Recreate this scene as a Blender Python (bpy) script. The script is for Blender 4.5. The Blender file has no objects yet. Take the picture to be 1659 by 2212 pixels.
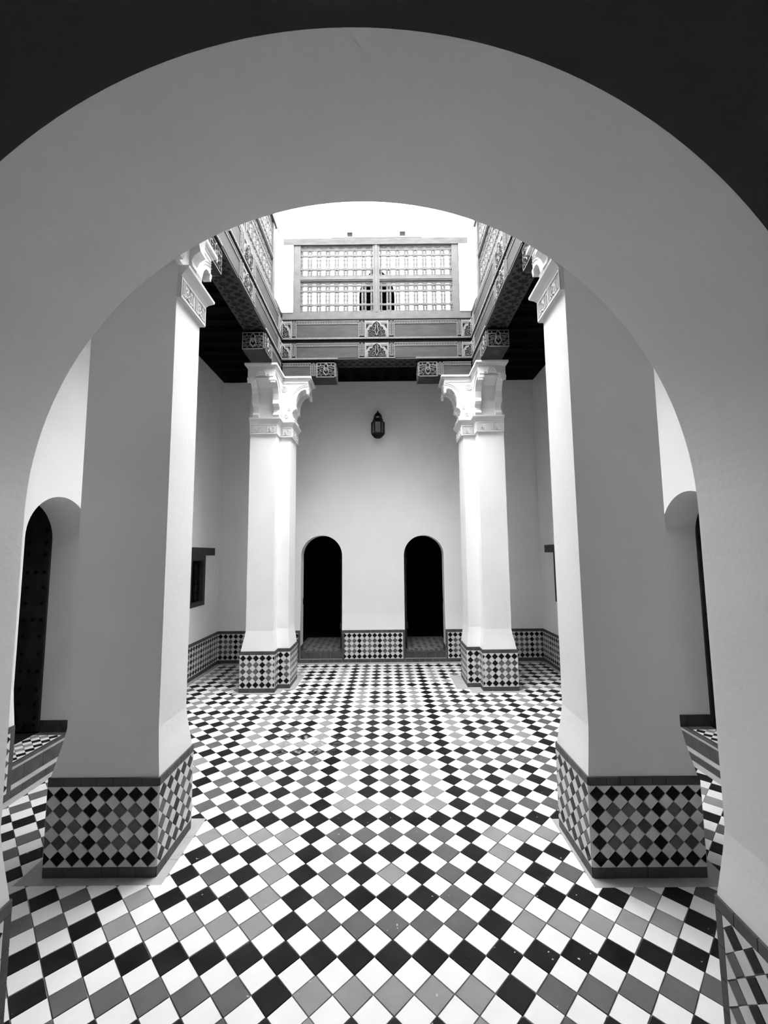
import bpy, bmesh, math, random
from mathutils import Vector, Matrix
random.seed(7)
scene = bpy.context.scene
COL = scene.collection
PI = math.pi

# ------------------------------------------------------------------ camera
F_PX, PITCH, YAW, ROLL = 920.985, 0.0992630, -0.0019031, -0.0093702
CAM_H = 1.6006
_cy, _sy = math.cos(YAW), math.sin(YAW)
C_F = Vector((_sy*math.cos(PITCH), _cy*math.cos(PITCH), math.sin(PITCH)))
_R = Vector((_cy, -_sy, 0)); _U = _R.cross(C_F)
C_R = math.cos(ROLL)*_R + math.sin(ROLL)*_U
C_U = -math.sin(ROLL)*_R + math.cos(ROLL)*_U
cam = bpy.data.objects.new('camera', bpy.data.cameras.new('camera'))
COL.objects.link(cam)
mw = Matrix((C_R, C_U, -C_F)).transposed().to_4x4(); mw.translation = Vector((0, 0, CAM_H))
cam.matrix_world = mw
cam.data.sensor_fit = 'VERTICAL'; cam.data.sensor_height = 36.0
cam.data.lens = F_PX*36.0/2212.0
cam.data.clip_start = 0.02; cam.data.clip_end = 200
scene.camera = cam

# ------------------------------------------------------------------ world, exposure
world = bpy.data.worlds.new('sky'); scene.world = world; world.use_nodes = True
bg = world.node_tree.nodes['Background']
# overcast sky: luminance (1 + 2 sin(elevation)) / 3, zenith three times the horizon
_nt = world.node_tree
_tc = _nt.nodes.new('ShaderNodeTexCoord'); _sp = _nt.nodes.new('ShaderNodeSeparateXYZ'); _mr = _nt.nodes.new('ShaderNodeMapRange')
_mr.inputs['From Min'].default_value = 0; _mr.inputs['From Max'].default_value = 1
_mr.inputs['To Min'].default_value = 1/3; _mr.inputs['To Max'].default_value = 1
_nt.links.new(_tc.outputs['Generated'], _sp.inputs[0]); _nt.links.new(_sp.outputs['Z'], _mr.inputs['Value']); _nt.links.new(_mr.outputs['Result'], bg.inputs[0])
bg.inputs[1].default_value = 1.0
scene.view_settings.view_transform = 'Standard'
scene.view_settings.look = 'None'
scene.view_settings.gamma = 1.0
scene.view_settings.use_curve_mapping = False
scene.view_settings.exposure = 4.83
scene.cycles.max_bounces = 14
scene.cycles.diffuse_bounces = 10
scene.cycles.sample_clamp_indirect = 0
scene.cycles.use_denoising = True

# ------------------------------------------------------------------ materials
def mat(name, v, rough=0.6, var=0.08, scale=6.0, bump=0.0, bscale=60.0, spec=0.5, stretch=None, metal=0.0):
    m = bpy.data.materials.new(name); m.use_nodes = True
    nt = m.node_tree; b = nt.nodes['Principled BSDF']
    b.inputs['Roughness'].default_value = rough
    b.inputs['Specular IOR Level'].default_value = spec
    b.inputs['Metallic'].default_value = metal
    geo = nt.nodes.new('ShaderNodeNewGeometry')
    vec = geo.outputs['Position']
    if stretch:
        mp = nt.nodes.new('ShaderNodeMapping'); mp.inputs['Scale'].default_value = stretch
        nt.links.new(vec, mp.inputs['Vector']); vec = mp.outputs['Vector']
    n = nt.nodes.new('ShaderNodeTexNoise'); n.inputs['Scale'].default_value = scale; n.inputs['Detail'].default_value = 4
    nt.links.new(vec, n.inputs['Vector'])
    r = nt.nodes.new('ShaderNodeMapRange')
    r.inputs['From Min'].default_value = 0.3; r.inputs['From Max'].default_value = 0.7
    r.inputs['To Min'].default_value = v*(1-var); r.inputs['To Max'].default_value = min(0.95, v*(1+var))
    nt.links.new(n.outputs['Fac'], r.inputs['Value'])
    nt.links.new(r.outputs['Result'], b.inputs['Base Color'])
    if bump > 0:
        n2 = nt.nodes.new('ShaderNodeTexNoise'); n2.inputs['Scale'].default_value = bscale; n2.inputs['Detail'].default_value = 3
        nt.links.new(vec, n2.inputs['Vector'])
        bp = nt.nodes.new('ShaderNodeBump'); bp.inputs['Strength'].default_value = bump; bp.inputs['Distance'].default_value = 0.01
        nt.links.new(n2.outputs['Fac'], bp.inputs['Height']); nt.links.new(bp.outputs['Normal'], b.inputs['Normal'])
    return m

M = dict(
    plaster=mat('white_plaster', 0.74, 0.85, 0.03, 2.5, 0.10, 40, 0.2),
    stucco=mat('carved_white_stucco', 0.59, 0.75, 0.03, 5, 0.06, 50, 0.25),
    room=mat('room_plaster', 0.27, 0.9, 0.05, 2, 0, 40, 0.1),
    f_white=mat('floor_tile_white', 0.69, 0.35, 0.04, 8, 0.04, 30, 0.4),
    f_black=mat('floor_tile_black', 0.010, 0.32, 0.5, 9, 0.05, 30, 0.11),
    f_black2=mat('floor_tile_charcoal', 0.012, 0.35, 0.4, 9, 0.05, 30, 0.11),
    f_dgrey=mat('floor_tile_dark_grey', 0.105, 0.38, 0.12, 10, 0.05, 30, 0.11),
    f_lgrey=mat('floor_tile_light_grey', 0.235, 0.38, 0.07, 10, 0.05, 30, 0.11),
    grout=mat('grout', 0.28, 0.9, 0.3, 25, 0, 40, 0.1),
    d_white=mat('dado_tile_pale', 0.63, 0.35, 0.07, 14, 0.05, 40, 0.4),
    d_black=mat('dado_tile_black', 0.006, 0.3, 0.4, 14, 0.05, 40, 0.14),
    d_dark=mat('dado_tile_dark_grey', 0.075, 0.33, 0.2, 14, 0.05, 40, 0.14),
    d_grey=mat('dado_tile_mid_grey', 0.12, 0.33, 0.2, 14, 0.05, 40, 0.14),
    d_grout=mat('dado_grout', 0.45, 0.9, 0.2, 25, 0, 40, 0.1),
    trim=mat('trim_tile_grey', 0.075, 0.4, 0.22, 12, 0.05, 30, 0.14),
    trim_dark=mat('trim_tile_dark', 0.05, 0.4, 0.25, 12, 0.05, 30, 0.14),
    border=mat('border_tile_grey', 0.36, 0.45, 0.12, 9, 0.04, 30, 0.14),
    wood_l=mat('weathered_pale_wood', 0.088, 0.7, 0.14, 9, 0.12, 30, 0.2),
    wood_p=mat('weathered_plank_wood', 0.070, 0.75, 0.2, 7, 0.12, 30, 0.15, stretch=(1, 1, 5)),
    wood_m=mat('grey_wood_board', 0.036, 0.7, 0.22, 5, 0.12, 30, 0.2, stretch=(1, 1, 4)),
    wood_c=mat('carved_pale_wood', 0.14, 0.7, 0.12, 14, 0.05, 40, 0.2),
    wood_g=mat('carved_grey_wood', 0.085, 0.7, 0.25, 20, 0.05, 40, 0.2),
    wood_k=mat('dark_groove_wood', 0.006, 0.8, 0.3, 10, 0, 40, 0.1),
    soffit=mat('painted_soffit_ground', 0.045, 0.7, 0.15, 12, 0, 40, 0.2),
    paint_k=mat('painted_soffit_flower', 0.007, 0.7, 0.2, 12, 0, 40, 0.2),
    cedar=mat('dark_cedar', 0.006, 0.8, 0.3, 6, 0.1, 30, 0.03, stretch=(1, 1, 1)),
    door=mat('dark_studded_door_wood', 0.030, 0.7, 0.3, 8, 0.1, 30, 0.06),
    iron=mat('black_iron', 0.002, 0.6, 0.3, 20, 0, 40, 0.05),
    frame=mat('window_frame_wood', 0.030, 0.6, 0.25, 10, 0.08, 40, 0.25),
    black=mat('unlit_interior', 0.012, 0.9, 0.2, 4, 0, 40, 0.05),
    lamp_metal=mat('lantern_dark_metal', 0.008, 0.5, 0.3, 30, 0, 40, 0.15),
)
def glass_mat():
    m = bpy.data.materials.new('smoked_lantern_glass'); m.use_nodes = True
    b = m.node_tree.nodes['Principled BSDF']
    n = m.node_tree.nodes.new('ShaderNodeTexNoise'); n.inputs['Scale'].default_value = 30
    r = m.node_tree.nodes.new('ShaderNodeMapRange'); r.inputs['To Min'].default_value = 0.06; r.inputs['To Max'].default_value = 0.12
    m.node_tree.links.new(n.outputs['Fac'], r.inputs['Value']); m.node_tree.links.new(r.outputs['Result'], b.inputs['Base Color'])
    b.inputs['Roughness'].default_value = 0.25
    b.inputs['Transmission Weight'].default_value = 0.3
    return m
M['glass'] = glass_mat()
def wear_and_glints(m, amount, cluster):
    """pale chips in the glaze, and one patch left of mid-court where floor glints are painted pale over worn glaze"""
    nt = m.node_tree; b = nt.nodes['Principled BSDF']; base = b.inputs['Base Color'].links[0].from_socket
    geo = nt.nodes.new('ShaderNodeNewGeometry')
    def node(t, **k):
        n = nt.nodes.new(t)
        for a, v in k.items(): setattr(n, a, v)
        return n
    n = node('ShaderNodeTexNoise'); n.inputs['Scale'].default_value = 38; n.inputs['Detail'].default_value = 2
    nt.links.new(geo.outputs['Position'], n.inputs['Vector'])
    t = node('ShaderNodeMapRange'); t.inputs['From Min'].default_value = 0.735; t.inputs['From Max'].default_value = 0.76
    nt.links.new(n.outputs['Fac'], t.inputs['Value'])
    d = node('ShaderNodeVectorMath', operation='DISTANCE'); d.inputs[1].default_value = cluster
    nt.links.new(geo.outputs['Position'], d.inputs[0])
    c = node('ShaderNodeMapRange'); c.inputs['From Min'].default_value = 0.32; c.inputs['From Max'].default_value = 0.10  # patch mask: glints on worn glaze, painted into the tile colour
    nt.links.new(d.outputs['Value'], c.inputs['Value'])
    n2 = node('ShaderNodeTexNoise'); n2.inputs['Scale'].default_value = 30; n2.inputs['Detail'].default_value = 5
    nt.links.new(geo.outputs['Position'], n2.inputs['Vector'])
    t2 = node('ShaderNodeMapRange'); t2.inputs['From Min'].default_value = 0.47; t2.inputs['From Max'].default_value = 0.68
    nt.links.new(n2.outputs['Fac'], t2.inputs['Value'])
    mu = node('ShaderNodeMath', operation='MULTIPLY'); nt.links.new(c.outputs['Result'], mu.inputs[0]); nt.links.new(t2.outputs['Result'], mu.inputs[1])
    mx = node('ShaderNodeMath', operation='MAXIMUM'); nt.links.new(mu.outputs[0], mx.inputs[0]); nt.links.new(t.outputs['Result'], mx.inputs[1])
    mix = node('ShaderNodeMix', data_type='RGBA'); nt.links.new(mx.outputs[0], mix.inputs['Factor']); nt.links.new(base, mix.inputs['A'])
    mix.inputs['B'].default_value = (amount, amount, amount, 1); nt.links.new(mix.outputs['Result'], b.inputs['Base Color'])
for k in ('f_black', 'f_black2', 'f_dgrey', 'f_lgrey'): wear_and_glints(M[k], 0.42, (-0.69, 3.80, 0))

# ------------------------------------------------------------------ mesh helpers
class MB:
    def __init__(s): s.v = []; s.f = []; s.m = []
    def add(s, vs, fs, mi=0):
        o = len(s.v); s.v += [tuple(p) for p in vs]
        for f in fs: s.f.append([i+o for i in f]); s.m.append(mi)
    def box(s, x0, x1, y0, y1, z0, z1, mi=0):
        x0, x1 = min(x0, x1), max(x0, x1); y0, y1 = min(y0, y1), max(y0, y1); z0, z1 = min(z0, z1), max(z0, z1)
        s.add([(x0,y0,z0),(x1,y0,z0),(x1,y1,z0),(x0,y1,z0),(x0,y0,z1),(x1,y0,z1),(x1,y1,z1),(x0,y1,z1)],
              [(0,3,2,1),(4,5,6,7),(0,1,5,4),(1,2,6,5),(2,3,7,6),(3,0,4,7)], mi)
    def loft(s, rings, mi=0, caps=True):
        n = len(rings[0]); vs = [p for r in rings for p in r]; fs = []
        for k in range(len(rings)-1):
            for i in range(n):
                j = (i+1) % n
                fs.append((k*n+i, k*n+j, (k+1)*n+j, (k+1)*n+i))
        if caps: fs.append(tuple(range(n-1, -1, -1))); fs.append(tuple((len(rings)-1)*n+i for i in range(n)))
        s.add(vs, fs, mi)
    def prism(s, poly, off, mi=0):
        s.loft([[Vector(p) for p in poly], [Vector(p)+Vector(off) for p in poly]], mi)
    def tube(s, pts, r, seg=5, mi=0, closed=False):
        pts = [Vector(p) for p in pts]; n = len(pts); rings = []
        for i, p in enumerate(pts):
            a = pts[(i-1) % n] if (closed or i > 0) else p
            b = pts[(i+1) % n] if (closed or i < n-1) else p
            t = (b-a).normalized(); up = Vector((0, 0, 1)) if abs(t.z) < 0.9 else Vector((1, 0, 0))
            x = t.cross(up).normalized(); y = t.cross(x)
            rings.append([p + r*(math.cos(2*PI*k/seg)*x + math.sin(2*PI*k/seg)*y) for k in range(seg)])
        if closed: rings.append(rings[0])
        s.loft(rings, mi, caps=not closed)
    def lathe(s, prof, c=(0, 0, 0), seg=10, mi=0, ph=0.0):
        rings = [[Vector((c[0]+r*math.cos(2*PI*k/seg+ph), c[1]+r*math.sin(2*PI*k/seg+ph), c[2]+z)) for k in range(seg)] for r, z in prof]
        s.loft(rings, mi)
    def mesh(s, name, mats, fix=True, smooth=False):
        me = bpy.data.meshes.new(name)
        me.from_pydata(s.v, [], s.f)
        for m in mats: me.materials.append(m)
        if len(mats) > 1: me.polygons.foreach_set('material_index', s.m)
        if fix:
            bm = bmesh.new(); bm.from_mesh(me)
            bmesh.ops.recalc_face_normals(bm, faces=bm.faces); bm.to_mesh(me); bm.free()
        if smooth:
            me.polygons.foreach_set('use_smooth', [True]*len(me.polygons))
        me.update()
        return me

def link(name, me, parent=None, loc=None):
    o = bpy.data.objects.new(name, me); COL.objects.link(o)
    if parent: o.parent = parent
    if loc is not None: o.location = loc
    return o
def wloc(o):
    p = Vector(o.location)
    while o.parent: o = o.parent; p = p + Vector(o.location)
    return p
def obj(name, mb, mats, parent=None, fix=True, smooth=False):
    """mesh given in world coordinates; origin at the parent's origin"""
    if not isinstance(mats, (list, tuple)): mats = [mats]
    if parent:
        w = wloc(parent)
        if w.length > 0: mb.v = [(x-w.x, y-w.y, z-w.z) for x, y, z in mb.v]
    return link(name, mb.mesh(name, mats, fix, smooth), parent)
def tag(o, label, cat, group=None, kind=None):
    if label: o['label'] = label
    if cat: o['category'] = cat
    if group: o['group'] = group
    if kind: o['kind'] = kind
    return o
def thing(name, label, cat, loc, group=None, kind='thing'):
    o = bpy.data.objects.new(name, None); COL.objects.link(o); o.location = loc; o.empty_display_size = 0.05
    return tag(o, label, cat, group, kind)

# ------------------------------------------------------------------ tiling
def clip_half(poly, a, b, c):
    out = []; n = len(poly)
    for i in range(n):
        p, q = poly[i], poly[(i+1) % n]
        dp, dq = a*p[0]+b*p[1]-c, a*q[0]+b*q[1]-c
        if dp <= 0: out.append(p)
        if dp*dq < 0:
            t = dp/(dp-dq); out.append((p[0]+t*(q[0]-p[0]), p[1]+t*(q[1]-p[1])))
    return out
def area(p): return abs(sum(p[i][0]*p[(i+1) % len(p)][1]-p[(i+1) % len(p)][0]*p[i][1] for i in range(len(p))))/2
def clip_rect(poly, u0, u1, v0, v1):
    for a, b, c in ((-1, 0, -u0), (1, 0, u1), (0, -1, -v0), (0, 1, v1)):
        poly = clip_half(poly, a, b, c)
        if len(poly) < 3: return []
    return poly
def sub_rect(polys, r):
    u0, u1, v0, v1 = r; res = []
    for p in polys:
        if max(q[0] for q in p) <= u0 or min(q[0] for q in p) >= u1 or max(q[1] for q in p) <= v0 or min(q[1] for q in p) >= v1:
            res.append(p); continue
        rest = p
        for a, b, c in ((1, 0, u0), (-1, 0, -u1), (0, 1, v0), (0, -1, -v1)):
            o = clip_half(rest, a, b, c)
            if len(o) >= 3 and area(o) > 2e-5: res.append(o)
            rest = clip_half(rest, -a, -b, -c)
            if len(rest) < 3: break
    return res
def tile_piece(mb, poly, O, U, V, N, h, ch, mi=0):
    if sum(poly[i][0]*poly[(i+1) % len(poly)][1]-poly[(i+1) % len(poly)][0]*poly[i][1] for i in range(len(poly))) < 0: poly = poly[::-1]
    n = len(poly); cu = sum(p[0] for p in poly)/n; cv = sum(p[1] for p in poly)/n
    d = max(math.hypot(p[0]-cu, p[1]-cv) for p in poly); k = 1-ch/d
    def P(u, v, w): return O + u*U + v*V + w*N
    a = [P(u, v, -0.004) for u, v in poly]; b = [P(u, v, h-ch*0.5) for u, v in poly]
    c = [P(cu+(u-cu)*k, cv+(v-cv)*k, h) for u, v in poly]
    fs = [tuple(2*n+i for i in range(n))]
    for i in range(n):
        j = (i+1) % n; fs += [(i, j, n+j, n+i), (n+i, n+j, 2*n+j, 2*n+i)]
    if U.cross(V).dot(N) < 0: fs = [f[::-1] for f in fs]
    mb.add(a+b+c, fs, mi)
TILE_CACHE = {}
def lay(parent, O, U, V, N, rect, P, ph, colour, mats, single=True, h=0.005, joint=0.0011, holes=(), select=None, name='tile', dark_joint=None):
    """diagonal tiles on the plane O+uU+vV; dark cells at ph + (i,j)*P, pale cells half way between"""
    O, U, V, N = map(Vector, (O, U, V, N)); u0, u1, v0, v1 = rect; hd0 = P/2-joint
    cells = []
    for half in (0, 1):
        hd = hd0 if half or dark_joint is None else P/2-dark_joint
        i0 = math.floor((u0-ph[0])/P)-1; i1 = math.ceil((u1-ph[0])/P)+1
        j0 = math.floor((v0-ph[1])/P)-1; j1 = math.ceil((v1-ph[1])/P)+1
        for j in range(j0, j1+1):
            for i in range(i0, i1+1):
                cu = ph[0]+(i+0.5*half)*P; cv = ph[1]+(j+0.5*half)*P
                poly = [(cu-hd, cv), (cu, cv-hd), (cu+hd, cv), (cu, cv+hd)]
                pl = clip_rect(poly, u0, u1, v0, v1)
                if len(pl) < 3: continue
                pcs = [pl]
                for r in holes: pcs = sub_rect(pcs, r)
                pcs = [q for q in pcs if area(q) > 4e-5*(P/0.1)**2]
                if not pcs: continue
                full = len(pcs) == 1 and abs(area(pcs[0])-2*hd*hd) < 1e-7
                cells.append((half, i, j, cu, cv, pcs, full))
    chosen = set(range(len(cells))) if single else set()
    if select: chosen = select(cells, O, U, V)
    rest = MB(); mlist = sorted(set(mats.values()), key=lambda m: m.name); w = wloc(parent) if parent else Vector()
    rng = random.Random(len(cells)+int(1000*abs(O.x+O.y)))
    for k, (half, i, j, cu, cv, pcs, full) in enumerate(cells):
        key = colour(half, i, j); m = mats[key]; hh = h+rng.uniform(-0.0006, 0.0006)
        if k not in chosen:
            for q in pcs: tile_piece(rest, q, O-w, U, V, N, hh, 0.0012, mlist.index(m))
        elif full:
            hd = hd0 if half or dark_joint is None else P/2-dark_joint
            var = rng.randrange(3); ck = (tuple(U), tuple(V), tuple(N), round(hd, 5), m.name, var)
            if ck not in TILE_CACHE:
                mb = MB(); jj = hd*0.035
                tile_piece(mb, [(a*hd+rng.uniform(-jj, 0)*a, b*hd+rng.uniform(-jj, 0)*b) for a, b in ((-1, 0), (0, -1), (1, 0), (0, 1))], Vector(), U, V, N, h, 0.0012)
                TILE_CACHE[ck] = mb.mesh('tile', [m], fix=False)
            o = link(name, TILE_CACHE[ck], parent, O-w+cu*U+cv*V+(hh-h)*N)
        else:
            mb = MB(); c = O+cu*U+cv*V
            for q in pcs: tile_piece(mb, [(a-cu, b-cv) for a, b in q], Vector(), U, V, N, hh, 0.0012)
            link(name, mb.mesh('tile', [m], fix=False), parent, c-w)
    if rest.f:
        o = link('tile_field', rest.mesh('tile_field', mlist, fix=False), parent)
        o['kind'] = 'stuff'
def strip(parent, O, U, V, N, u0, u1, v0, v1, m, L=0.10, single=True, h=0.005, name='trim_tile'):
    """a row of rectangular border tiles"""
    O, U, V, N = map(Vector, (O, U, V, N)); w = wloc(parent); rest = MB()
    along_u = (u1-u0) >= (v1-v0); tot = (u1-u0) if along_u else (v1-v0); n = max(1, round(tot/L)); g = 0.0009
    rng = random.Random(int(1e4*abs(tot+u0)))
    cuts = [0]+[(k+rng.uniform(-0.13, 0.13))/n for k in range(1, n)]+[1]
    for k in range(n):
        a, b = cuts[k]*tot, cuts[k+1]*tot
        q = [(u0+a+g, v0+g), (u0+b-g, v0+g), (u0+b-g, v1-g), (u0+a+g, v1-g)] if along_u else [(u0+g, v0+a+g), (u1-g, v0+a+g), (u1-g, v0+b-g), (u0+g, v0+b-g)]
        if single:
            cu = sum(p[0] for p in q)/4; cv = sum(p[1] for p in q)/4; mb = MB()
            tile_piece(mb, [(x-cu, y-cv) for x, y in q], Vector(), U, V, N, h+rng.uniform(-4e-4, 4e-4), 0.0012)
            link(name, mb.mesh(name, [m], fix=False), parent, O-w+cu*U+cv*V)
        else: tile_piece(rest, q, O-w, U, V, N, h, 0.0012)
    if rest.f: link(name+'s', rest.mesh(name, [m], fix=False), parent)['kind'] = 'stuff'

X_, Y_, Z_ = Vector((1, 0, 0)), Vector((0, 1, 0)), Vector((0, 0, 1))
CX, CYD = -0.085, 3.915          # courtyard axis and middle
WL, WR, WB = -2.52, 2.355, 6.545  # tiled faces of the left, right and back walls
P2 = 0.0763                      # dado lattice
DMAT = dict(w=M['d_white'], k=M['d_black'], d=M['d_dark'], g=M['d_grey'])
def dado_colour(black_mod, rows=5):
    def f(half, i, j):
        if half: return 'w'
        if j <= 0 or j >= rows-1 or (i-black_mod) % 4 == 0: return 'k'
        return 'd' if (i*7+j*3+black_mod) % 3 == 0 else 'g'
    return f
def dado(parent, O, U, N, length, start=0.0, black_mod=0, single=True, ends=(0, 0), trim_single=None, z0=0.0):
    """one dado face: base trim, five rows of diamonds, top trim, optional upright trims at the ends"""
    O = Vector(O); e0, e1 = ends
    if trim_single is None: trim_single = single
    strip(parent, O, U, Z_, N, 0, length, 0.0, 0.052, M['trim'], 0.10, trim_single)
    strip(parent, O, U, Z_, N, 0, length, 0.434, 0.475, M['trim'], 0.085, trim_single)
    if e0: strip(parent, O, U, Z_, N, 0, e0, 0.052, 0.434, M['trim'], 0.1, trim_single)
    if e1: strip(parent, O, U, Z_, N, length-e1, length, 0.052, 0.434, M['trim'], 0.1, trim_single)
    lay(parent, O, U, Z_, N, (e0, length-e1, 0.0525, 0.4335), P2, (e0+start+P2/2, 0.0525+P2/2-0.0001), dado_colour(black_mod), DMAT, single, joint=.0004, dark_joint=.0034)

# ------------------------------------------------------------------ floor
P = 0.1486; OX, OY = 0.107492*P, 12.58245*P
fm = MB(); fm.box(-3.3, 3.2, -3.0, 8.2, -0.30, -0.003)
floor = obj('floor', fm, M['grout'])
tag(floor, 'courtyard floor of diagonal white, black and grey square tiles', 'floor', kind='structure')
def floor_colour(half, i, j):
    if half: return 'w'
    a = (i+3) % 6-3; b = j % 6-3
    if a == -3 or b == -3: return 'k' if (i*5+j*11) % 4 else 'b'
    r = max(abs(a), abs(b)); par = (math.floor((i+3)/6)+math.floor(j/6)) % 2
    if r == 2: return 'd' if par == 0 else 'l'
    if r == 1: return 'b' if (i+2*j) % 3 else 'k'
    return 'l' if par == 0 else 'd'
PILLARS = dict(   # xo, xi, xn, yb, yc, yn
    NL=(-1.735, -1.168, -1.317, 2.305, 2.845, 2.690), NR=(1.572, 1.012, 1.160, 2.275, 2.830, 2.680),
    FL=(-1.727, -1.172, -1.317, 5.765, 5.172, 5.332), FR=(1.545, 0.982, 1.135, 5.745, 5.160, 5.315))
STRIPS = dict(NL=[(-1.84, -1.111, 2.250, 2.781), (-1.80, -1.245, 2.781, 2.925)],
              NR=[(0.990, 1.665, 2.212, 2.748), (1.10, 1.63, 2.748, 2.90)],
              FL=[(-1.80, -1.237, 5.112, 5.270), (-1.80, -1.098, 5.270, 5.875)],
              FR=[(0.986, 1.615, 5.090, 5.240), (0.836, 1.615, 5.240, 5.830)])
HOLES = [r for rs in STRIPS.values() for r in rs]+[(-9, -1.262, 0.90, 1.545), (1.078, 9, 0.90, 1.545)]
def project(p):
    d = Vector(p)-Vector((0, 0, CAM_H)); z = d.dot(C_F)
    if z < 0.05: return None
    return 829.5+F_PX*d.dot(C_R)/z, 1106-F_PX*d.dot(C_U)/z
def seg_hits(x, y, r):
    x0, x1, y0, y1 = r; t0, t1 = 0.0, 0.999
    for d, lo, hi in ((x, x0, x1), (y, y0, y1)):
        if abs(d) < 1e-9:
            if lo > 0 or hi < 0: return False
            continue
        a, b = lo/d, hi/d
        if a > b: a, b = b, a
        t0, t1 = max(t0, a), min(t1, b)
    return t0 < t1
BLOCK = [(min(a, b), max(a, b), min(c, d), max(c, d)) for a, b, _, c, d, _ in PILLARS.values()]+[(-3, -1.25, 0.94, 1.53), (1.07, 3, 0.94, 1.53)]
def pick_floor(cells, O, U, V):
    sc = []
    for k, c in enumerate(cells):
        p = O+c[3]*U+c[4]*V; q = project(p)
        if not q or not (-25 < q[0] < 1684 and 0 < q[1] < 2250): continue
        if any(seg_hits(p.x, p.y, r) for r in BLOCK): continue
        d = p.y
        sc.append((-sum(area(x) for x in c[5])/d**3, k))
    sc.sort(); return set(k for _, k in sc[:300])
FM = dict(w=M['f_white'], k=M['f_black'], b=M['f_black2'], d=M['f_dgrey'], l=M['f_lgrey'])
mb = MB(); mb.box(-2.6, 2.4, -3.2, 0.70, -0.003, 0.001); obj('added_hall_paving', mb, M['room'], floor)  # unseen dark paving, put in to keep bounce off the arch wall
lay(floor, (OX, OY, 0.0), X_, Y_, Z_, (-2.455-OX, 2.290-OX, 0.70-OY, 6.445-OY), P, (0, 0), floor_colour, FM, h=0.0035, joint=0.0016,
    holes=[(a-OX, b-OX, c-OY, d-OY) for a, b, c, d in HOLES], select=pick_floor)
for rs in STRIPS.values():
    for (a, b, c, d) in rs:
        mb = MB()
        n = max(1, round((d-c)/0.18))
        for k in range(n): mb.box(a+0.001, b-0.001, c+(d-c)*k/n+0.0008, c+(d-c)*(k+1)/n-0.0008, -0.004, 0.003)
        obj('border_strip', mb, M['border'], floor)
for (a, b, c, d, ax) in ((-2.455, 2.290, 6.446, WB+0.01, 0), (WL-0.01, -2.456, 1.5, 6.446, 1), (2.291, WR+0.01, 1.5, 6.446, 1)):
    L = (b-a) if ax == 0 else (d-c); n = round(L/0.2)
    for k in range(n):
        mb = MB()
        if ax == 0: mb.box(a+L*k/n+0.001, a+L*(k+1)/n-0.001, c, d, -0.004, 0.003)
        else: mb.box(a, b, c+L*k/n+0.001, c+L*(k+1)/n-0.001, -0.004, 0.003)
        obj('border_tile', mb, M['border'], floor)

# ------------------------------------------------------------------ walls
def arch_op(u0, u1, spring, v0=-1.0):
    c = (u0+u1)/2; r = (u1-u0)/2
    return (u0, u1, v0, lambda u: spring+math.sqrt(max(0, r*r-(u-c)**2)))
def pointed_op(u0, u1, spring, apex, v0=-1.0):
    c = (u0+u1)/2; w = (u1-u0)/2; h = apex-spring; R = (w*w+h*h)/(2*w)
    def top(u):
        t = abs(u-c); return spring+math.sqrt(max(0, R*R-(t+R-w)**2))
    return (u0, u1, v0, top)
def rect_op(u0, u1, v0, v1): return (u0, u1, v0, lambda u: v1)
def wall(mb, O, U, N, u0, u1, v0, v1, T, ops=(), seg=28):
    """slab with openings: face at O, thickness T behind it (against N)"""
    O, U, N = Vector(O), Vector(U), Vector(N)
    def Pt(u, v, n): return O+u*U+v*Z_+n*N
    xs = {u0, u1}
    for a, b, lo, top in ops:
        xs |= {a, b}
        if abs(top((a+b)/2)-top(a+1e-6)) > 1e-4:
            for k in range(1, seg): xs.add((a+b)/2-(b-a)/2*math.cos(PI*k/seg))
    xs = sorted(xs)
    def quad(a, b, c, d): mb.add([a, b, c, d], [(0, 1, 2, 3)])
    def solid(xa, xb, la, lb, ha, hb):
        for n, s in ((0, 1), (-T, -1)):
            q = [Pt(xa, la, n), Pt(xb, lb, n), Pt(xb, hb, n), Pt(xa, ha, n)]
            quad(*(q if s > 0 else q[::-1]))
    for xa, xb in zip(xs[:-1], xs[1:]):
        mid = (xa+xb)/2; cov = sorted([o for o in ops if o[0] < mid < o[1]], key=lambda o: o[2])
        la = lb = v0
        for a, b, lo, top in cov:
            if lo > v0:
                solid(xa, xb, la, lb, lo, lo); quad(Pt(xa, lo, 0), Pt(xb, lo, 0), Pt(xb, lo, -T), Pt(xa, lo, -T))
            ta, tb = top(max(xa, a+1e-7)), top(min(xb, b-1e-7))
            quad(Pt(xa, ta, 0), Pt(xa, ta, -T), Pt(xb, tb, -T), Pt(xb, tb, 0))
            la, lb = ta, tb
        solid(xa, xb, la, lb, v1, v1)
    for a, b, lo, top in ops:
        l = max(lo, v0)
        quad(Pt(a, l, 0), Pt(a, top(a+1e-7), 0), Pt(a, top(a+1e-7), -T), Pt(a, l, -T))
        quad(Pt(b, l, 0), Pt(b, l, -T), Pt(b, top(b-1e-7), -T), Pt(b, top(b-1e-7), 0))
    for u in (u0, u1): quad(Pt(u, v0, 0), Pt(u, v0, -T), Pt(u, v1, -T), Pt(u, v1, 0))
    quad(Pt(u0, v1, 0), Pt(u1, v1, 0), Pt(u1, v1, -T), Pt(u0, v1, -T))
FOOT = [(0.475, 0.003), (0.50, 0.0055), (0.56, 0.0120), (0.62, 0.0185), (0.705, 0.0255)]
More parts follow.
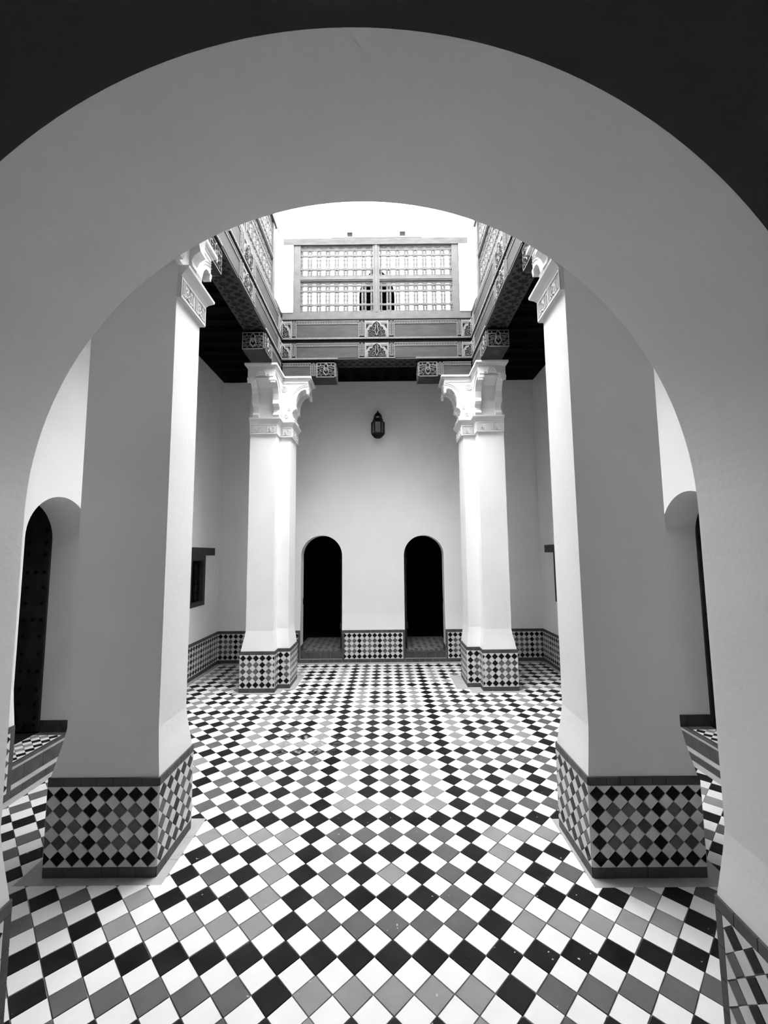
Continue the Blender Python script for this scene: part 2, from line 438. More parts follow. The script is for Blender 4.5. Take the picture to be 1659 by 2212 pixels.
def wall_foot(parent, O, U, N, a, b, back=0.0255):
    """plaster swelling out from the wall down to the dado, and the core behind the tiles"""
    O, U, N = Vector(O), Vector(U), Vector(N); mb = MB()
    rings = []
    for z, d in FOOT: rings.append([O+a*U-d*N+z*Z_, O+b*U-d*N+z*Z_, O+b*U-(back+0.02)*N+z*Z_, O+a*U-(back+0.02)*N+z*Z_])
    mb.loft(rings); obj('plaster_foot', mb, M['plaster'], parent)
    mb = MB(); q = [O+a*U-0.004*N, O+b*U-0.004*N, O+b*U-(back+0.02)*N, O+a*U-(back+0.02)*N]
    mb.prism(q, (0, 0, 0.474)); obj('dado_core', mb, M['d_grout'], parent)

# back wall
D1, D2 = (-1.290, -0.660), (0.285, 0.895)
mb = MB(); wall(mb, (0, WB+0.0255, 0), X_, -Y_, -2.62, 2.46, 0, 4.42, 0.215, [arch_op(*D1, 1.585), arch_op(*D2, 1.585)])
wall_back = obj('wall_back', mb, M['plaster'])
tag(wall_back, 'tall plaster back wall with two small dark arched doorways', 'wall', kind='structure')
for a, b, e, st, bm_, sg in ((WL, D1[0], (0, 0.03), 0.0, 3, True), (D1[1], D2[0], (0.03, 0.03), -0.035, 3, True), (D2[1], WR, (0.03, 0), 0.0, 0, True)):
    wall_foot(wall_back, (0, WB, 0), X_, -Y_, a-(.03 if a == WL else 0), b+(.03 if b == WR else 0))
    dado(wall_back, (a, WB, 0), X_, -Y_, b-a, st, bm_, sg, e)
# left and right walls
DOORL = (3.01, 3.67)
def side_wall(name, x, N, label):
    s = N.x
    mb = MB(); wall(mb, (x-0.0255*s, 0, 0), Y_, N, 1.50, WB+0.0255, 0, 4.42, 0.32 if x < 0 else 0.285, [arch_op(*DOORL, 1.745), rect_op(5.57, 6.06, 0.925, 1.61)])
    w = obj(name, mb, M['plaster']); tag(w, label, 'wall', kind='structure')
    for a, b, e in ((1.53, DOORL[0], (0, 0.035)), (DOORL[1], WB, (0.035, 0))):
        wall_foot(w, (x, 0, 0), Y_, N, a, b+(.03 if b == WB else 0))
        dado(w, (x, a, 0), Y_, N, b-a, 0.0, 1, False, e)
    return w
wall_left = side_wall('wall_left', WL, X_, 'plaster side wall with the fully visible barred window and a deep arched doorway')
wall_right = side_wall('wall_right', WR, -X_, 'plaster side wall with barred window half hidden by the nearer pillar')

# front wall with the great arch
AR, AZ = 1.192, 1.748; YF, YB = 0.960, 1.500
mb = MB(); wall(mb, (0, YF, 0), X_, -Y_, -2.9, 2.7, 0, 4.42, YB-YF, [arch_op(CX-AR, CX+AR, AZ)], seg=72)
wall_front = obj('wall_front', mb, M['plaster'])
tag(wall_front, 'thick plaster wall with the great round arch framing the courtyard', 'wall', kind='structure')
for s in (-1, 1):
    xi = CX+s*(AR-0.027); xo = CX+s*2.4; rings = []
    for z, d in FOOT:
        d2 = d*1.13
        q = [(xi+s*d2, YF-0.03+d2), (xo, YF-0.03+d2), (xo, YB+0.03-d2), (xi+s*d2, YB+0.03-d2)]
        rings.append([Vector((x, y, z)) for x, y in q])
    mb = MB(); mb.loft(rings); obj('plaster_foot', mb, M['plaster'], wall_front)
    mb = MB(); mb.box(xi+s*0.004, xo, YF-0.026, YB+0.026, 0, 0.474); obj('dado_core', mb, M['d_grout'], wall_front)
    dado(wall_front, (xi, YB+0.03, 0), -Y_, Vector((-s, 0, 0)), YB-YF+0.06, 0.0, 1, True, (0.03, 0.03))
    strip(wall_front, (xi, YB+0.03, 0), s*X_, Z_, Y_, 0.0, 1.2, 0.434, 0.475, M['trim'], 0.1, False)

# unseen room on the camera's side, its dark tone invented to cut bounce
mb = MB()
mb.box(-2.9, -2.6, -3.2, YF, 0, 3.6); wall_hall_left = obj('wall_hall_left', mb, M['room']); tag(wall_hall_left, 'plain side wall of the unseen dark hall before the arch', 'wall', kind='structure')
mb = MB(); mb.box(2.4, 2.7, -3.2, YF, 0, 3.6); o = obj('wall_hall_right', mb, M['room']); tag(o, 'plain opposite wall of the unseen dark hall before the arch', 'wall', kind='structure')
mb = MB(); mb.box(-2.9, 2.7, -3.5, -3.2, 0, 3.6); o = obj('wall_hall_back', mb, M['room']); tag(o, 'plain rear wall of the unseen dark hall before the arch', 'wall', kind='structure')
mb = MB(); mb.box(-2.9, 2.7, -3.5, YF, 3.6, 3.8); o = obj('ceiling_hall', mb, M['room']); tag(o, 'plain ceiling of the unseen dark hall before the arch', 'ceiling', kind='structure')

# ------------------------------------------------------------------ gallery ceiling and joists
BX0, BX1 = CX-1.25, CX+1.25       # courtyard faces of the side beams
BY0, BY1 = 2.495, 5.335           # courtyard faces of the front and back beams
BT = 0.24
mb = MB()
for (a, b, c, d) in ((-2.9, BX0-BT, 1.5, 7.0), (BX1+BT, 2.75, 1.5, 7.0), (BX0-BT, BX1+BT, 1.5, BY0-BT), (BX0-BT, BX1+BT, BY1+BT, 7.0)):
    mb.box(a, b, c, d, 4.42, 4.66)
ceiling = obj('ceiling', mb, M['cedar']); tag(ceiling, 'black timber gallery ceiling with heavy joists around the open court', 'ceiling', kind='structure')
for (a, b, c, d) in ((WL-.03, WL+.05, 1.5, WB+.02), (WR-.05, WR+.03, 1.5, WB+.02), (WL+.05, WR-.05, WB-.05, WB+.03)):
    mb = MB(); mb.box(a, b, c, d, 4.352, 4.425); obj('wall_plate', mb, M['cedar'], ceiling)
k = 0; y = 1.68
while y < 6.45:
    for a, b in ((WL-0.02, BX0-BT-0.002), (BX1+BT+0.002, WR+0.02)):
        mb = MB(); mb.box(a, b, y-0.05, y+0.05, 4.355, 4.43); mb.box(a, b, y-0.065, y+0.065, 4.40, 4.43); obj('joist', mb, M['cedar'], ceiling)
    y += 0.26
x = BX0-0.12
while x < BX1+0.2:
    for a, b in ((1.51, BY0-BT-0.002), (BY1+BT+0.002, WB+0.02)):
        mb = MB(); mb.box(x-0.05, x+0.05, a, b, 4.355, 4.43); mb.box(x-0.065, x+0.065, a, b, 4.40, 4.43); obj('joist', mb, M['cedar'], ceiling)
    x += 0.235

# ------------------------------------------------------------------ pillars
def inset(p, do, db, di, dc):
    xo, xi, xn, yb, yc, yn = p; sx = 1 if xi > xo else -1; sy = 1 if yc > yb else -1
    a, b = xo+sx*do, yb+sy*db
    return [(a, b), (xi-sx*di, b), (xi-sx*di, yn-sy*dc), (xn-sx*di, yn-sy*dc), (xn-sx*di, yc-sy*dc), (a, yc-sy*dc)]
def ring(poly, z): return [Vector((x, y, z)) for x, y in poly]
def text_mesh(body, w, h, depth):
    """raised lettering as vertices in a w x h panel (x right, z up, y toward the viewer negative)"""
    cu = bpy.data.curves.new('lettering', 'FONT'); cu.body = body; cu.extrude = 0.5; cu.resolution_u = 2
    o = bpy.data.objects.new('lettering', cu); COL.objects.link(o); bpy.context.view_layer.update()
    dg = bpy.context.evaluated_depsgraph_get(); me = o.evaluated_get(dg).to_mesh()
    vs = [v.co.copy() for v in me.vertices]; fs = [tuple(p.vertices) for p in me.polygons]
    o.evaluated_get(dg).to_mesh_clear(); bpy.data.objects.remove(o); bpy.data.curves.remove(cu)
    x0, x1 = min(v.x for v in vs), max(v.x for v in vs); y0, y1 = min(v.y for v in vs), max(v.y for v in vs)
    return [((v.x-x0)/(x1-x0)*w, (v.y-y0)/(y1-y0)*h, (v.z+0.5)*depth) for v in vs], fs
LETTERS = text_mesh('\ufdf2', 1, 1, 1)
LETTERS2 = text_mesh('\ufe8d\ufedf\ufee0\ufeea', 1, 1, 1)
def inscription(mb, O, U, N, w, h, n):
    O, U, N = Vector(O), Vector(U), Vector(N); pw = w/n
    def bx(u0, u1, v0, v1, d):
        q = [O+u*U+v*Z_ for u, v in ((u0, v0), (u1, v0), (u1, v1), (u0, v1))]; mb.prism(q, d*N)
    bx(0, w, 0, 0.014, 0.007); bx(0, w, h-0.012, h, 0.007)
    for k in range(n+1):
        c = min(max(k*pw, 0.004), w-0.004); bx(c-0.004, c+0.004, 0.014, h-0.012, 0.007)
    for k in range(n):
        m = 0.012
        for vs, a, b in ((LETTERS[0], 0.45, 1.0), (LETTERS2[0], 0.0, 0.5)):
            fs = LETTERS[1] if vs is LETTERS[0] else LETTERS2[1]
            ww = (pw-2*m)
            mb.add([O+(k*pw+m+ww*(a+(b-a)*x))*U+(0.018+(h-0.034)*y)*Z_+0.010*z*N for x, y, z in vs], fs)
def profile_console(scale):
    p = [(0, 0), (.052, 0), (.064, .03), (.036, .07), (.030, .105), (.045, .14), (.082, .165), (.072, .215), (.080, .29), (.104, .355), (.142, .40), (.185, .418), (.213, .405), (.231, .385), (.231, .54), (0, .54)]
    return [(u*scale, v) for u, v in p]
def profile_mid(scale):
    p = [(0, 0), (.020, .015), (.016, .10), (.022, .20), (.040, .29), (.075, .365), (.125, .415), (.185, .44), (.185, .54), (0, .54)]
    return [(u*scale, v) for u, v in p]
def console(parent, base, D, S, w0, w1, scale, flank, back=.15):
    """plaster bracket: base point on shaft face, D out of the shaft, S across, from w0 to w1; flank = side whose face shows"""
    base, D, S = Vector(base), Vector(D), Vector(S)
    def slab(prof, a, b, nm):
        mb = MB(); mb.prism([base+u*D+v*Z_+a*S for u, v in prof], (b-a)*S); return obj(nm, mb, M['stucco'], parent)
    t = 0.075
    slab(profile_console(scale), w0, w0+t, 'bracket_cheek'); slab(profile_console(scale), w1-t, w1, 'bracket_cheek')
    slab(profile_mid(scale), w0+t, w1-t, 'bracket_core')
    fa, fb = (w1-t, w1) if flank > 0 else (w0, w0+t)
    mb = MB(); mb.prism([base+u*D+v*Z_+(fa+.0006)*S for u, v in ((-back, 0), (.001, 0), (.001, .54), (-back, .54))], (fb-fa-.0012)*S); obj('bracket_root', mb, M['stucco'], parent)
    e = 0.231*scale; mid = (w0+w1)/2; hw = (w1-w0)/2
    mb = MB()
    def bx(u0, u1, a, b, v0, v1):
        q = [base+u*D+s*S+v0*Z_ for u, s in ((u0, a), (u1, a), (u1, b), (u0, b))]; mb.prism(q, (v1-v0)*Z_)
    bx(e-0.03, e+0.004, w0+t-0.005, w1-t+0.005, .455, .54)
    arc = [base+(e+0.006)*D+(mid+0.055*math.cos(a))*S+(.435+0.075*math.sin(a))*Z_ for a in [PI*k/10 for k in range(11)]]
    mb.tube(arc, 0.006, 4)
    for q in (-1, 1):
        mb.tube([base+(e+0.006)*D+(mid+q*0.055)*S+.435*Z_, base+(e+0.006)*D+(mid+q*hw*0.9)*S+.435*Z_], 0.005, 4)
        bx(e-0.02, e+0.010, mid+q*hw-q*0.065, mid+q*hw+q*0.004, .385, .415); bx(e-0.02, e+0.006, mid+q*hw-q*0.055, mid+q*hw+q*0.002, .36, .385)
    obj('bracket_fascia', mb, M['stucco'], parent)
    # low relief on the flank that looks into the court
    mb = MB(); fs = w1 if flank > 0 else w0; o = base+(fs+flank*0.002)*S
    r = [o+(-0.075+0.036*math.cos(a))*D+(.425+0.036*math.sin(a))*Z_ for a in [2*PI*k/20 for k in range(20)]]
    mb.tube(r, 0.006, 4, closed=True)
    r = [o+(-0.075+0.022*math.cos(a))*D+(.425+0.022*math.sin(a))*Z_ for a in [2*PI*k/14 for k in range(14)]]
    mb.tube(r, 0.004, 4, closed=True)
    for a in (PI/4, 3*PI/4):
        mb.tube([o+(-0.075+q*0.02*math.cos(a))*D+(.425+q*0.02*math.sin(a))*Z_ for q in (-1, 1)], 0.004, 4)
    for rr in (0.0, 0.022):
        arc = [o+((.231-.235*math.sin(a))*scale-rr*0.3)*D+(.17+(.29+rr)*math.cos(a))*Z_ for a in [PI/2*k/12 for k in range(13)]]
        mb.tube(arc, 0.0055, 4)
    mb.tube([o+(-0.115)*D+.06*Z_, o+(-0.115)*D+.50*Z_, o+(.225*scale)*D+.50*Z_], 0.0055, 4)
    sc = [o+(-0.01+0.020*(1-k/22)*math.cos(k*0.6))*D+(.155+0.020*(1-k/22)*math.sin(k*0.6))*Z_ for k in range(20)]; mb.tube(sc, 0.006, 4)
    sc = [o+(-0.045+0.03*(1-k/22)*math.cos(-k*0.6))*D+(.07+0.03*(1-k/22)*math.sin(-k*0.6))*Z_ for k in range(20)]; mb.tube(sc, 0.006, 4)
    obj('carved_relief', mb, M['stucco'], parent)
def pillar(key, label):
    p = PILLARS[key]; xo, xi, xn, yb, yc, yn = p; sx = 1 if xi > xo else -1; sy = 1 if yc > yb else -1; near = key[0] == 'N'
    t = thing('pillar', label, 'pillar', ((xo+xi)/2, (yb+yc)/2, 0))
    mb = MB(); mb.loft([ring(inset(p, .004, .004, .004, .004), -0.002), ring(inset(p, .004, .004, .004, .004), .474)]); obj('dado_core', mb, M['d_grout'], t)
    mb = MB(); mb.loft([ring(inset(p, d*2.0, d*1.5, d*1.3, d*1.4), z) for z, d in FOOT]); obj('plaster_foot', mb, M['plaster'], t)
    a = (.051, .038, .033, .036)
    mb = MB(); mb.loft([ring(inset(p, *a), .70), ring(inset(p, *a), 3.886)]); obj('shaft', mb, M['plaster'], t)
    # tiles
    N_b = Vector((0, -sy, 0)); N_i = Vector((sx, 0, 0)); N_c = Vector((0, sy, 0)); N_o = Vector((-sx, 0, 0))
    if near:
        dado(t, (xi, yb, 0), -sx*X_, N_b, abs(xi-xo), 0, 0, True)
        dado(t, (xi, yb, 0), sy*Y_, N_i, abs(yn-yb), 0, 2, True)
        dado(t, (xo, yb, 0), sy*Y_, N_o, abs(yc-yb), 0, 0, False)
        dado(t, (xn, yc, 0), -sx*X_, N_c, abs(xn-xo), 0, 0, False)
        dado(t, (xn, yc, 0), -sy*Y_, N_i, abs(yn-yc), 0, 0, False)
        dado(t, (xi, yn, 0), -sx*X_, N_c, abs(xi-xn), 0, 0, False)
    else:
        dado(t, (xo, yc, 0), sx*X_, N_c, abs(xn-xo), 0, 3, True)
        dado(t, (xi, yn, 0), -sx*X_, N_c, abs(xi-xn), 0, 1 if key == 'FL' else 0, True)
        dado(t, (xn, yc, 0), -sy*Y_, N_i, abs(yn-yc), 0, 1, False)
        dado(t, (xi, yn, 0), -sy*Y_, N_i, abs(yn-yb), 0, 2, False)
        dado(t, (xo, yb, 0), sx*X_, N_b, abs(xi-xo), 0, 0, False)
        dado(t, (xo, yb, 0), sy*Y_, N_o, abs(yc-yb), 0, 0, False)
    # band with lettering and cornice
    A = (.053, .040)
    mb = MB(); mb.loft([ring(inset(p, *A, .014, .014), 3.108), ring(inset(p, *A, .012, .012), 3.236)]); band = obj('inscription_band', mb, M['stucco'], t)
    q = inset(p, *A, .012, .012)
    mb = MB()
    for (i, j, n) in ((5, 4, 2), (3, 2, 1), (1, 2, 2)):
        a0, b0 = Vector((*q[i], 3.108)), Vector((*q[j], 3.108)); N = {5: N_c, 3: N_c, 1: N_i}[i]
        U = (b0-a0).normalized()
        if U.cross(Z_).dot(N) < 0: a0, b0 = b0, a0; U = -U
        inscription(mb, a0, U, N, (b0-a0).length, 0.128, n)
    obj('raised_lettering', mb, M['stucco'], band)['label'] = 'raised Arabic lettering on the band'
    mb = MB(); mb.loft([ring(inset(p, *A, i, i), z) for z, i in ((3.236, .012), (3.245, .006), (3.262, -.004), (3.280, -.022), (3.290, -.032), (3.305, -.034))]); obj('cornice', mb, M['stucco'], t)
    # brackets: one along y under the side beam, one along x under the cross beam
    bxm = BX0-BT/2 if sx > 0 else BX1+BT/2
    console(t, (bxm, yc-sy*.036, 3.305), N_c, X_, -.172 if sx > 0 else -.155, .155 if sx > 0 else .172, 1.25 if not near else 0.95, sx, .165)
    bym = BY0-BT/2 if near else BY1+BT/2; console(t, (xi-sx*.033, bym, 3.305), N_i, Y_, -.15, .15, 1.0, sy)
    mb = MB()
    for z0, z1, g in ((3.845, 3.868, .0), (3.868, 3.890, .022)):
        yA = yc-sy*.036+sy*(.231*(1.25 if not near else .95)+.02+g); xB = xi-sx*.033+sx*(.231+.02+g)
        mb.box(bxm-sx*(.180+g), bxm+sx*(.165+g), yb+sy*.1, yA, z0, z1)
        mb.box(xo+sx*.06, xB, bym-.16-g, bym+.16+g, z0, z1)
    obj('bracket_cap', mb, M['stucco'], t)
    return t
pillar('NL', 'near white pillar on a tiled base, before the broadly visible studded door')
pillar('NR', 'near white pillar on a tiled base, before the sliver of studded door')
pillar('FL', 'far white pillar with carved bracket, beside the fully visible barred window')
pillar('FR', 'far white pillar with carved bracket, beside the half-hidden barred window')

# ------------------------------------------------------------------ carved timber
def rope(mb, L0, L1, v0, v1, put, d, mi):
    n = max(2, round((L1-L0)/0.022)); w = (L1-L0)/n
    put(mb, L0, L1, v0, v1, d*0.5, mi)
    for k in range(n):
        a = L0+k*w
        put(mb, None, None, None, None, d, mi, [(a, v0), (a+w*0.62, v0), (min(a+w*1.15, L1), v1), (min(a+w*0.5, L1), v1)])
class Face:
    """a carved timber face: u along the beam, z up, N into the court"""
    def __init__(s, O, U, N): s.O, s.U, s.N = Vector(O), Vector(U), Vector(N)
    def pt(s, u, v, d=0): return s.O+u*s.U+v*Z_+d*s.N
    def put(s, mb, u0, u1, v0, v1, d, mi=0, poly=None, d0=0.0):
        q = poly or [(u0, v0), (u1, v0), (u1, v1), (u0, v1)]
        mb.prism([s.pt(u, v, d0) for u, v in q], (d-d0)*s.N, mi)
def chain(F, mb, u0, u1, v0, v1, d, horiz):
    """light lozenges strung along a dark channel"""
    L = (u1-u0) if horiz else (v1-v0); n = max(1, round(L/0.034)); w = L/n
    for k in range(n):
        c = (u0 if horiz else v0)+(k+.5)*w; h = w*.30
        if horiz: q = [(c-h, (v0+v1)/2), (c, v0+.002), (c+h, (v0+v1)/2), (c, v1-.002)]
        else: q = [((u0+u1)/2, c-h), (u1-.002, c), ((u0+u1)/2, c+h), (u0+.002, c)]
        F.put(mb, 0, 0, 0, 0, d, 1, q)
        if k < n-1:
            e = (u0 if horiz else v0)+(k+1)*w; g = w*.13
            if horiz: F.put(mb, e-g, e+g, v0+.003, v1-.003, d*.8, 0)
            else: F.put(mb, u0+.003, u1-.003, e-g, e+g, d*.8, 0)
MED = [(.74, .035), (.80, .10), (.81, .19), (.75, .26), (.78, .34), (.73, .42), (.63, .45), (.62, .53), (.55, .61), (.44, .63), (.36, .66), (.345, .73), (.28, .82), (.17, .88), (.06, .925), (0, .955)]
def spiral(r, tn, sg, a0):
    n = max(6, int(13*tn)); return [(r*(1-.82*k/n)*math.cos(a0+sg*2*PI*tn*k/n), r*(1-.82*k/n)*math.sin(a0+sg*2*PI*tn*k/n)) for k in range(n+1)]
def medallion(F, parent, c, hw, v0, v1, side=0):
    """trilobed arch cut into a pale board and filled with scrolls; side -1/+1 keeps one half (at the corners)"""
    h = v1-v0; sides = (-1, 1) if side == 0 else (side,)
    lo, hi = (c-hw if side <= 0 else c), (c+hw if side >= 0 else c)
    mb = MB(); F.put(mb, lo, hi, v0, v1, .006); obj('medallion_ground', mb, M['wood_c'], parent)
    mb = MB()
    for q in sides:
        pl = [(c+q*a*hw, v0+h*b) for a, b in MED]
        for k in range(len(pl)-1):
            F.put(mb, 0, 0, 0, 0, .0075, 0, [pl[k], pl[k+1], (c, pl[k+1][1]+1e-5), (c, pl[k][1])], .004)
        F.put(mb, 0, 0, 0, 0, .0075, 0, [(c+q*hw*.90, v0+h*.76), (c+q*hw*.90, v0+h*.50), (c+q*hw*.66, v0+h*.76)], .004)
    obj('medallion_field', mb, M['wood_k'], parent)
    mb = MB()
    for q in sides:
        mb.tube([F.pt(c+q*a*hw, v0+h*b, .009) for a, b in MED], .0075, 4)
        e = c+q*hw; F.put(mb, e-.012 if q > 0 else e, e if q > 0 else e+.012, v0, v1, .012)
        chain(F, mb, *sorted((c+q*hw*.30, c+q*hw*.90)), v1-.036, v1-.010, .010, True)
        F.put(mb, *sorted((c+q*hw*.42, c+q*hw*.93)), v1-.046, v1-.040, .012)
    obj('medallion_frame', mb, M['wood_c'], parent)
    mb = MB(); m2 = MB()
    for q in sides:
        for (px, py, r, tn, a0, sg, w) in ((.30, .17, .135, 1.4, PI/2, -1, .0065), (.60, .17, .10, 1.2, PI, 1, .0055), (.20, .46, .12, 1.3, -PI/2, 1, .0060), (.52, .38, .10, 1.2, -PI/2, 1, .0055), (.38, .56, .075, 1.1, PI, -1, .0050), (.13, .70, .07, 1.0, PI, -1, .0050)):
            mb.tube([F.pt(c+q*max(px*hw+u*h, .001), v0+h*py+v*h, .009) for u, v in spiral(r, tn, sg, a0)], w, 4)
        m2.tube([F.pt(c+q*a*hw, v0+h*b, .011) for a, b in ((.015, .10), (.10, .28), (.16, .40), (.10, .52), (.08, .66), (.10, .76), (.0, .88))], .0055, 4)
    obj('carved_scrolls', mb, M['wood_g'], parent); obj('carved_leaf', m2, M['wood_c'], parent)
def upright(F, mbl, u0, u1, v0, v1):
    """pair of chain channels with a pale bar between them"""
    c = (u0+u1)/2; w = (u1-u0)
    F.put(mbl[0], u0, u1, v0, v1, .003)
    for a in (u0, u1-.007): F.put(mbl[1], a, a+.007, v0, v1, .010)
    F.put(mbl[1], c-.012, c-.005, v0+.03, v1, .010); F.put(mbl[1], c+.005, c+.012, v0+.03, v1, .010); F.put(mbl[1], c-.012, c+.012, v0+.022, v0+.03, .010)
    chain(F, mbl[1], u0+.007, c-.012, v0+.008, v1-.006, .008, False); chain(F, mbl[1], c+.012, u1-.007, v0+.008, v1-.006, .008, False)
def framed_panel(F, parent, mbl, u0, u1, v0, v1, rail=True):
    F.put(mbl[0], u0, u1, v1-.046, v1, .003); F.put(mbl[1], u0, u1, v1-.008, v1, .010); F.put(mbl[1], u0, u1, v1-.046, v1-.038, .010)
    chain(F, mbl[1], u0, u1, v1-.037, v1-.009, .008, True)
    mb = MB(); F.put(mb, u0+.001, u1-.001, v0, v1-.046, .004); obj('plain_board', mb, M['wood_m'], parent)
def tier(F, parent, half, v0, v1, rope_span=None):
    mbl = [MB(), MB()]
    medallion(F, parent, 0, .150, v0+.022, v1)
    for s in (-1, 1):
        a, b = sorted((s*.150, s*.235)); upright(F, mbl, a, b, v0+.022, v1)
        a, b = sorted((s*.235, s*(half-.200))); framed_panel(F, parent, mbl, a, b, v0+.022, v1)
        a, b = sorted((s*(half-.200), s*(half-.135))); upright(F, mbl, a, b, v0+.022, v1)
        medallion(F, parent, s*half, .135, v0+.022, v1, side=-s)
    r = rope_span or half
    for s in ((-half, -r+1e-3), (r-1e-3, half)) if rope_span else ((-half, half),):
        if s[1]-s[0] > .01: rope(mbl[1], s[0], s[1], v0, v0+.022, F.put, .012, 0)
    if rope_span: F.put(mbl[1], -.24, .24, v0+.010, v0+.022, .010)
    o = obj('chain_channel', mbl[0], M['wood_k'], parent)
    o = obj('chain_border', mbl[1], [M['wood_c'], M['wood_l']], parent); o['kind'] = 'stuff'
def soffit_flowers(mb, O, U, V, L, W):
    O, U, V = Vector(O), Vector(U), Vector(V); n = round(L/.105); w = L/n
    def blob(u, v, r, pet):
        N = 16 if pet else 8
        q = [O+(u+r*(1+(.25*math.cos(8*2*PI*k/N) if pet else 0))*math.cos(2*PI*k/N))*U+(v+r*(1+(.25*math.cos(8*2*PI*k/N) if pet else 0))*math.sin(2*PI*k/N))*V for k in range(N)]
        mb.prism(q, (0, 0, -.0012))
    for k in range(n):
        u = (k+.5)*w
        blob(u, W*.30, .034, True); blob(u+w*.5 if k < n-1 else u, W*.70, .034, True)
        blob(u+w*.5 if k < n-1 else u, W*.10, .018, False); blob(u, W*.50, .018, False); blob(u, W*.90, .018, False)
        blob(u+w*.5 if k < n-1 else u, W*.30+.0, .012, False)
def beam(name, label, O, U, N, half, full, detail=True):
    """O = middle of the court face at floor level"""
    O, U, N = Vector(O), Vector(U), Vector(N)
    t = thing(name, label, 'beam', (O.x, O.y, 4.13)); F = Face(O, U, N)
    mb = MB(); F.put(mb, -full, full, 4.135, 4.69, 0.0, 0, None, -BT); obj('timber', mb, M['wood_k'], t)
    mb = MB(); F.put(mb, -half, half, 4.13, 4.138, 0.0, 0, None, -BT+.004); sof = obj('soffit_board', mb, M['soffit'], t)
    if not detail: return t
    mb = MB(); soffit_flowers(mb, F.pt(-half, 4.13, -BT+.01), U, N, 2*half, BT-.015)
    obj('painted_flowers', mb, M['paint_k'], sof)['kind'] = 'stuff'
    for v0, v1, rs in ((4.405, 4.655, None), (4.13, 4.352, half-.74)):
        mb = MB(); F.put(mb, -half, half, v0, v1, .012); obj('tier_board', mb, M['wood_m'], t)
        F2 = Face(F.pt(0, 0, .012), U, N); tier(F2, t, half, v0, v1, rs)
    return t
HX, HY = 1.25, (BY1-BY0)/2
beam('carved_beam', 'carved grey beam across the court, facing the viewer above the back gallery', (CX, BY1, 0), X_, -Y_, HX, HX+BT)
beam('carved_beam', 'carved grey beam receding over the side of the fully visible barred window', (BX0, CYD, 0), Y_, X_, HY-.034, HY-.034)
beam('carved_beam', 'carved grey beam receding over the side of the half-hidden barred window', (BX1, CYD, 0), Y_, -X_, HY-.034, HY-.034)
beam('carved_beam', 'beam on the near side of the court, hidden above the great arch', (CX, BY0, 0), X_, Y_, HX, HX, False)['kind'] = 'structure'

def corbel(label, O, U, N, L, start=0.0):
    """timber cantilever: O at the court corner, U outward along the beam, N into the court"""
    O, U, N = Vector(O), Vector(U), Vector(N); F = Face(O, U, N); v0, v1 = 3.892, 4.088
    t = thing('carved_corbel', label, 'corbel', O+start*U+3.892*Z_)
    mb = MB(); F.put(mb, start, L, v0, v1, 0, 0, None, -BT); obj('timber', mb, M['wood_m'], t)
    mb = MB(); F.put(mb, start, L-.012, v1, 4.128, -.012, 0, None, -BT+.012); obj('spacer', mb, M['wood_k'], t)
    F.O = F.O+.002*N; mbl = [MB(), MB()]
    a = L-.235
    framed_panel(F, t, mbl, start, a-.085, v0, v1); upright(F, mbl, a-.085, a, v0, v1)
    mb = MB(); F.put(mb, a, L, v0, v1, .004); obj('panel_ground', mb, M['wood_k'], t)
    for (FF, u0, u1) in ((F, a, L), (Face(O+(L+.001)*U-BT*N, N, U), 0.0, BT)):
        mb = MB(); c = (u0+u1)/2; hw = (u1-u0)/2; h = v1-v0
        if FF is not F: FF.put(mb, u0, u1, v0, v1, .003, 1)
        FF.put(mb, u0, u1, v0, v0+.010, .012); FF.put(mb, u0, u0+.008, v0, v1, .012); FF.put(mb, u1-.008, u1, v0, v1, .012)
        FF.put(mb, u0, u1, v1-.006, v1, .012); FF.put(mb, u0, c-.03, v1-.046, v1-.038, .012); FF.put(mb, c+.03, u1, v1-.046, v1-.038, .012)
        chain(FF, mb, u0+.01, c-.03, v1-.037, v1-.009, .010, True); chain(FF, mb, c+.03, u1-.01, v1-.037, v1-.009, .010, True)
        for q in (-1, 1):
            for (px, py, r, tn, a0, sg, w) in ((.42, .50, .17, 1.4, -PI/2, 1, .0085), (.80, .22, .13, 1.2, PI/2, -1, .0075), (.80, .62, .12, 1.2, PI, 1, .0075), (.22, .16, .10, 1.1, 0, 1, .0065), (.52, .12, .10, 1.0, PI/2, -1, .0065), (.62, .38, .08, 1.0, PI, 1, .0060), (.30, .72, .06, 1.0, 0, 1, .0060)):
                mb.tube([FF.pt(min(max(c+q*max(px*hw+u*h, .002), u0+.004), u1-.004), v0+.01+h*py+v*h, .008) for u, v in spiral(r, tn, sg, a0)], w, 4, 2)
            mb.tube([FF.pt(c+q*u*hw, v0+h*v, .011) for u, v in ((.0, .12), (.16, .24), (.30, .36), (.20, .50), (.16, .62), (.20, .74), (.12, .86), (0, .97))], .0075, 4)
            mb.tube([FF.pt(c+q*u*hw, v0+h*v, .011) for u, v in ((.0, .40), (.09, .52), (.0, .68))], .005, 4)
        obj('carved_panel', mb, [M['wood_c'], M['wood_k'], M['wood_g']], t)
    obj('chain_channel', mbl[0], M['wood_k'], t); obj('chain_border', mbl[1], [M['wood_c'], M['wood_l']], t)['kind'] = 'stuff'
    mb = MB(); c = O+(L-.12)*U-BT/2*N
    mb.tube([c+.045*math.cos(2*PI*k/8+PI/8)*U*1.3+.045*math.sin(2*PI*k/8+PI/8)*N+(v0-.001)*Z_ for k in range(8)], .004, 4, closed=True)
    mb.tube([c+.020*math.cos(2*PI*k/8)*U*1.3+.020*math.sin(2*PI*k/8)*N+(v0-.001)*Z_ for k in range(8)], .004, 4, closed=True)
    obj('octagon_ring', mb, M['wood_g'], t)
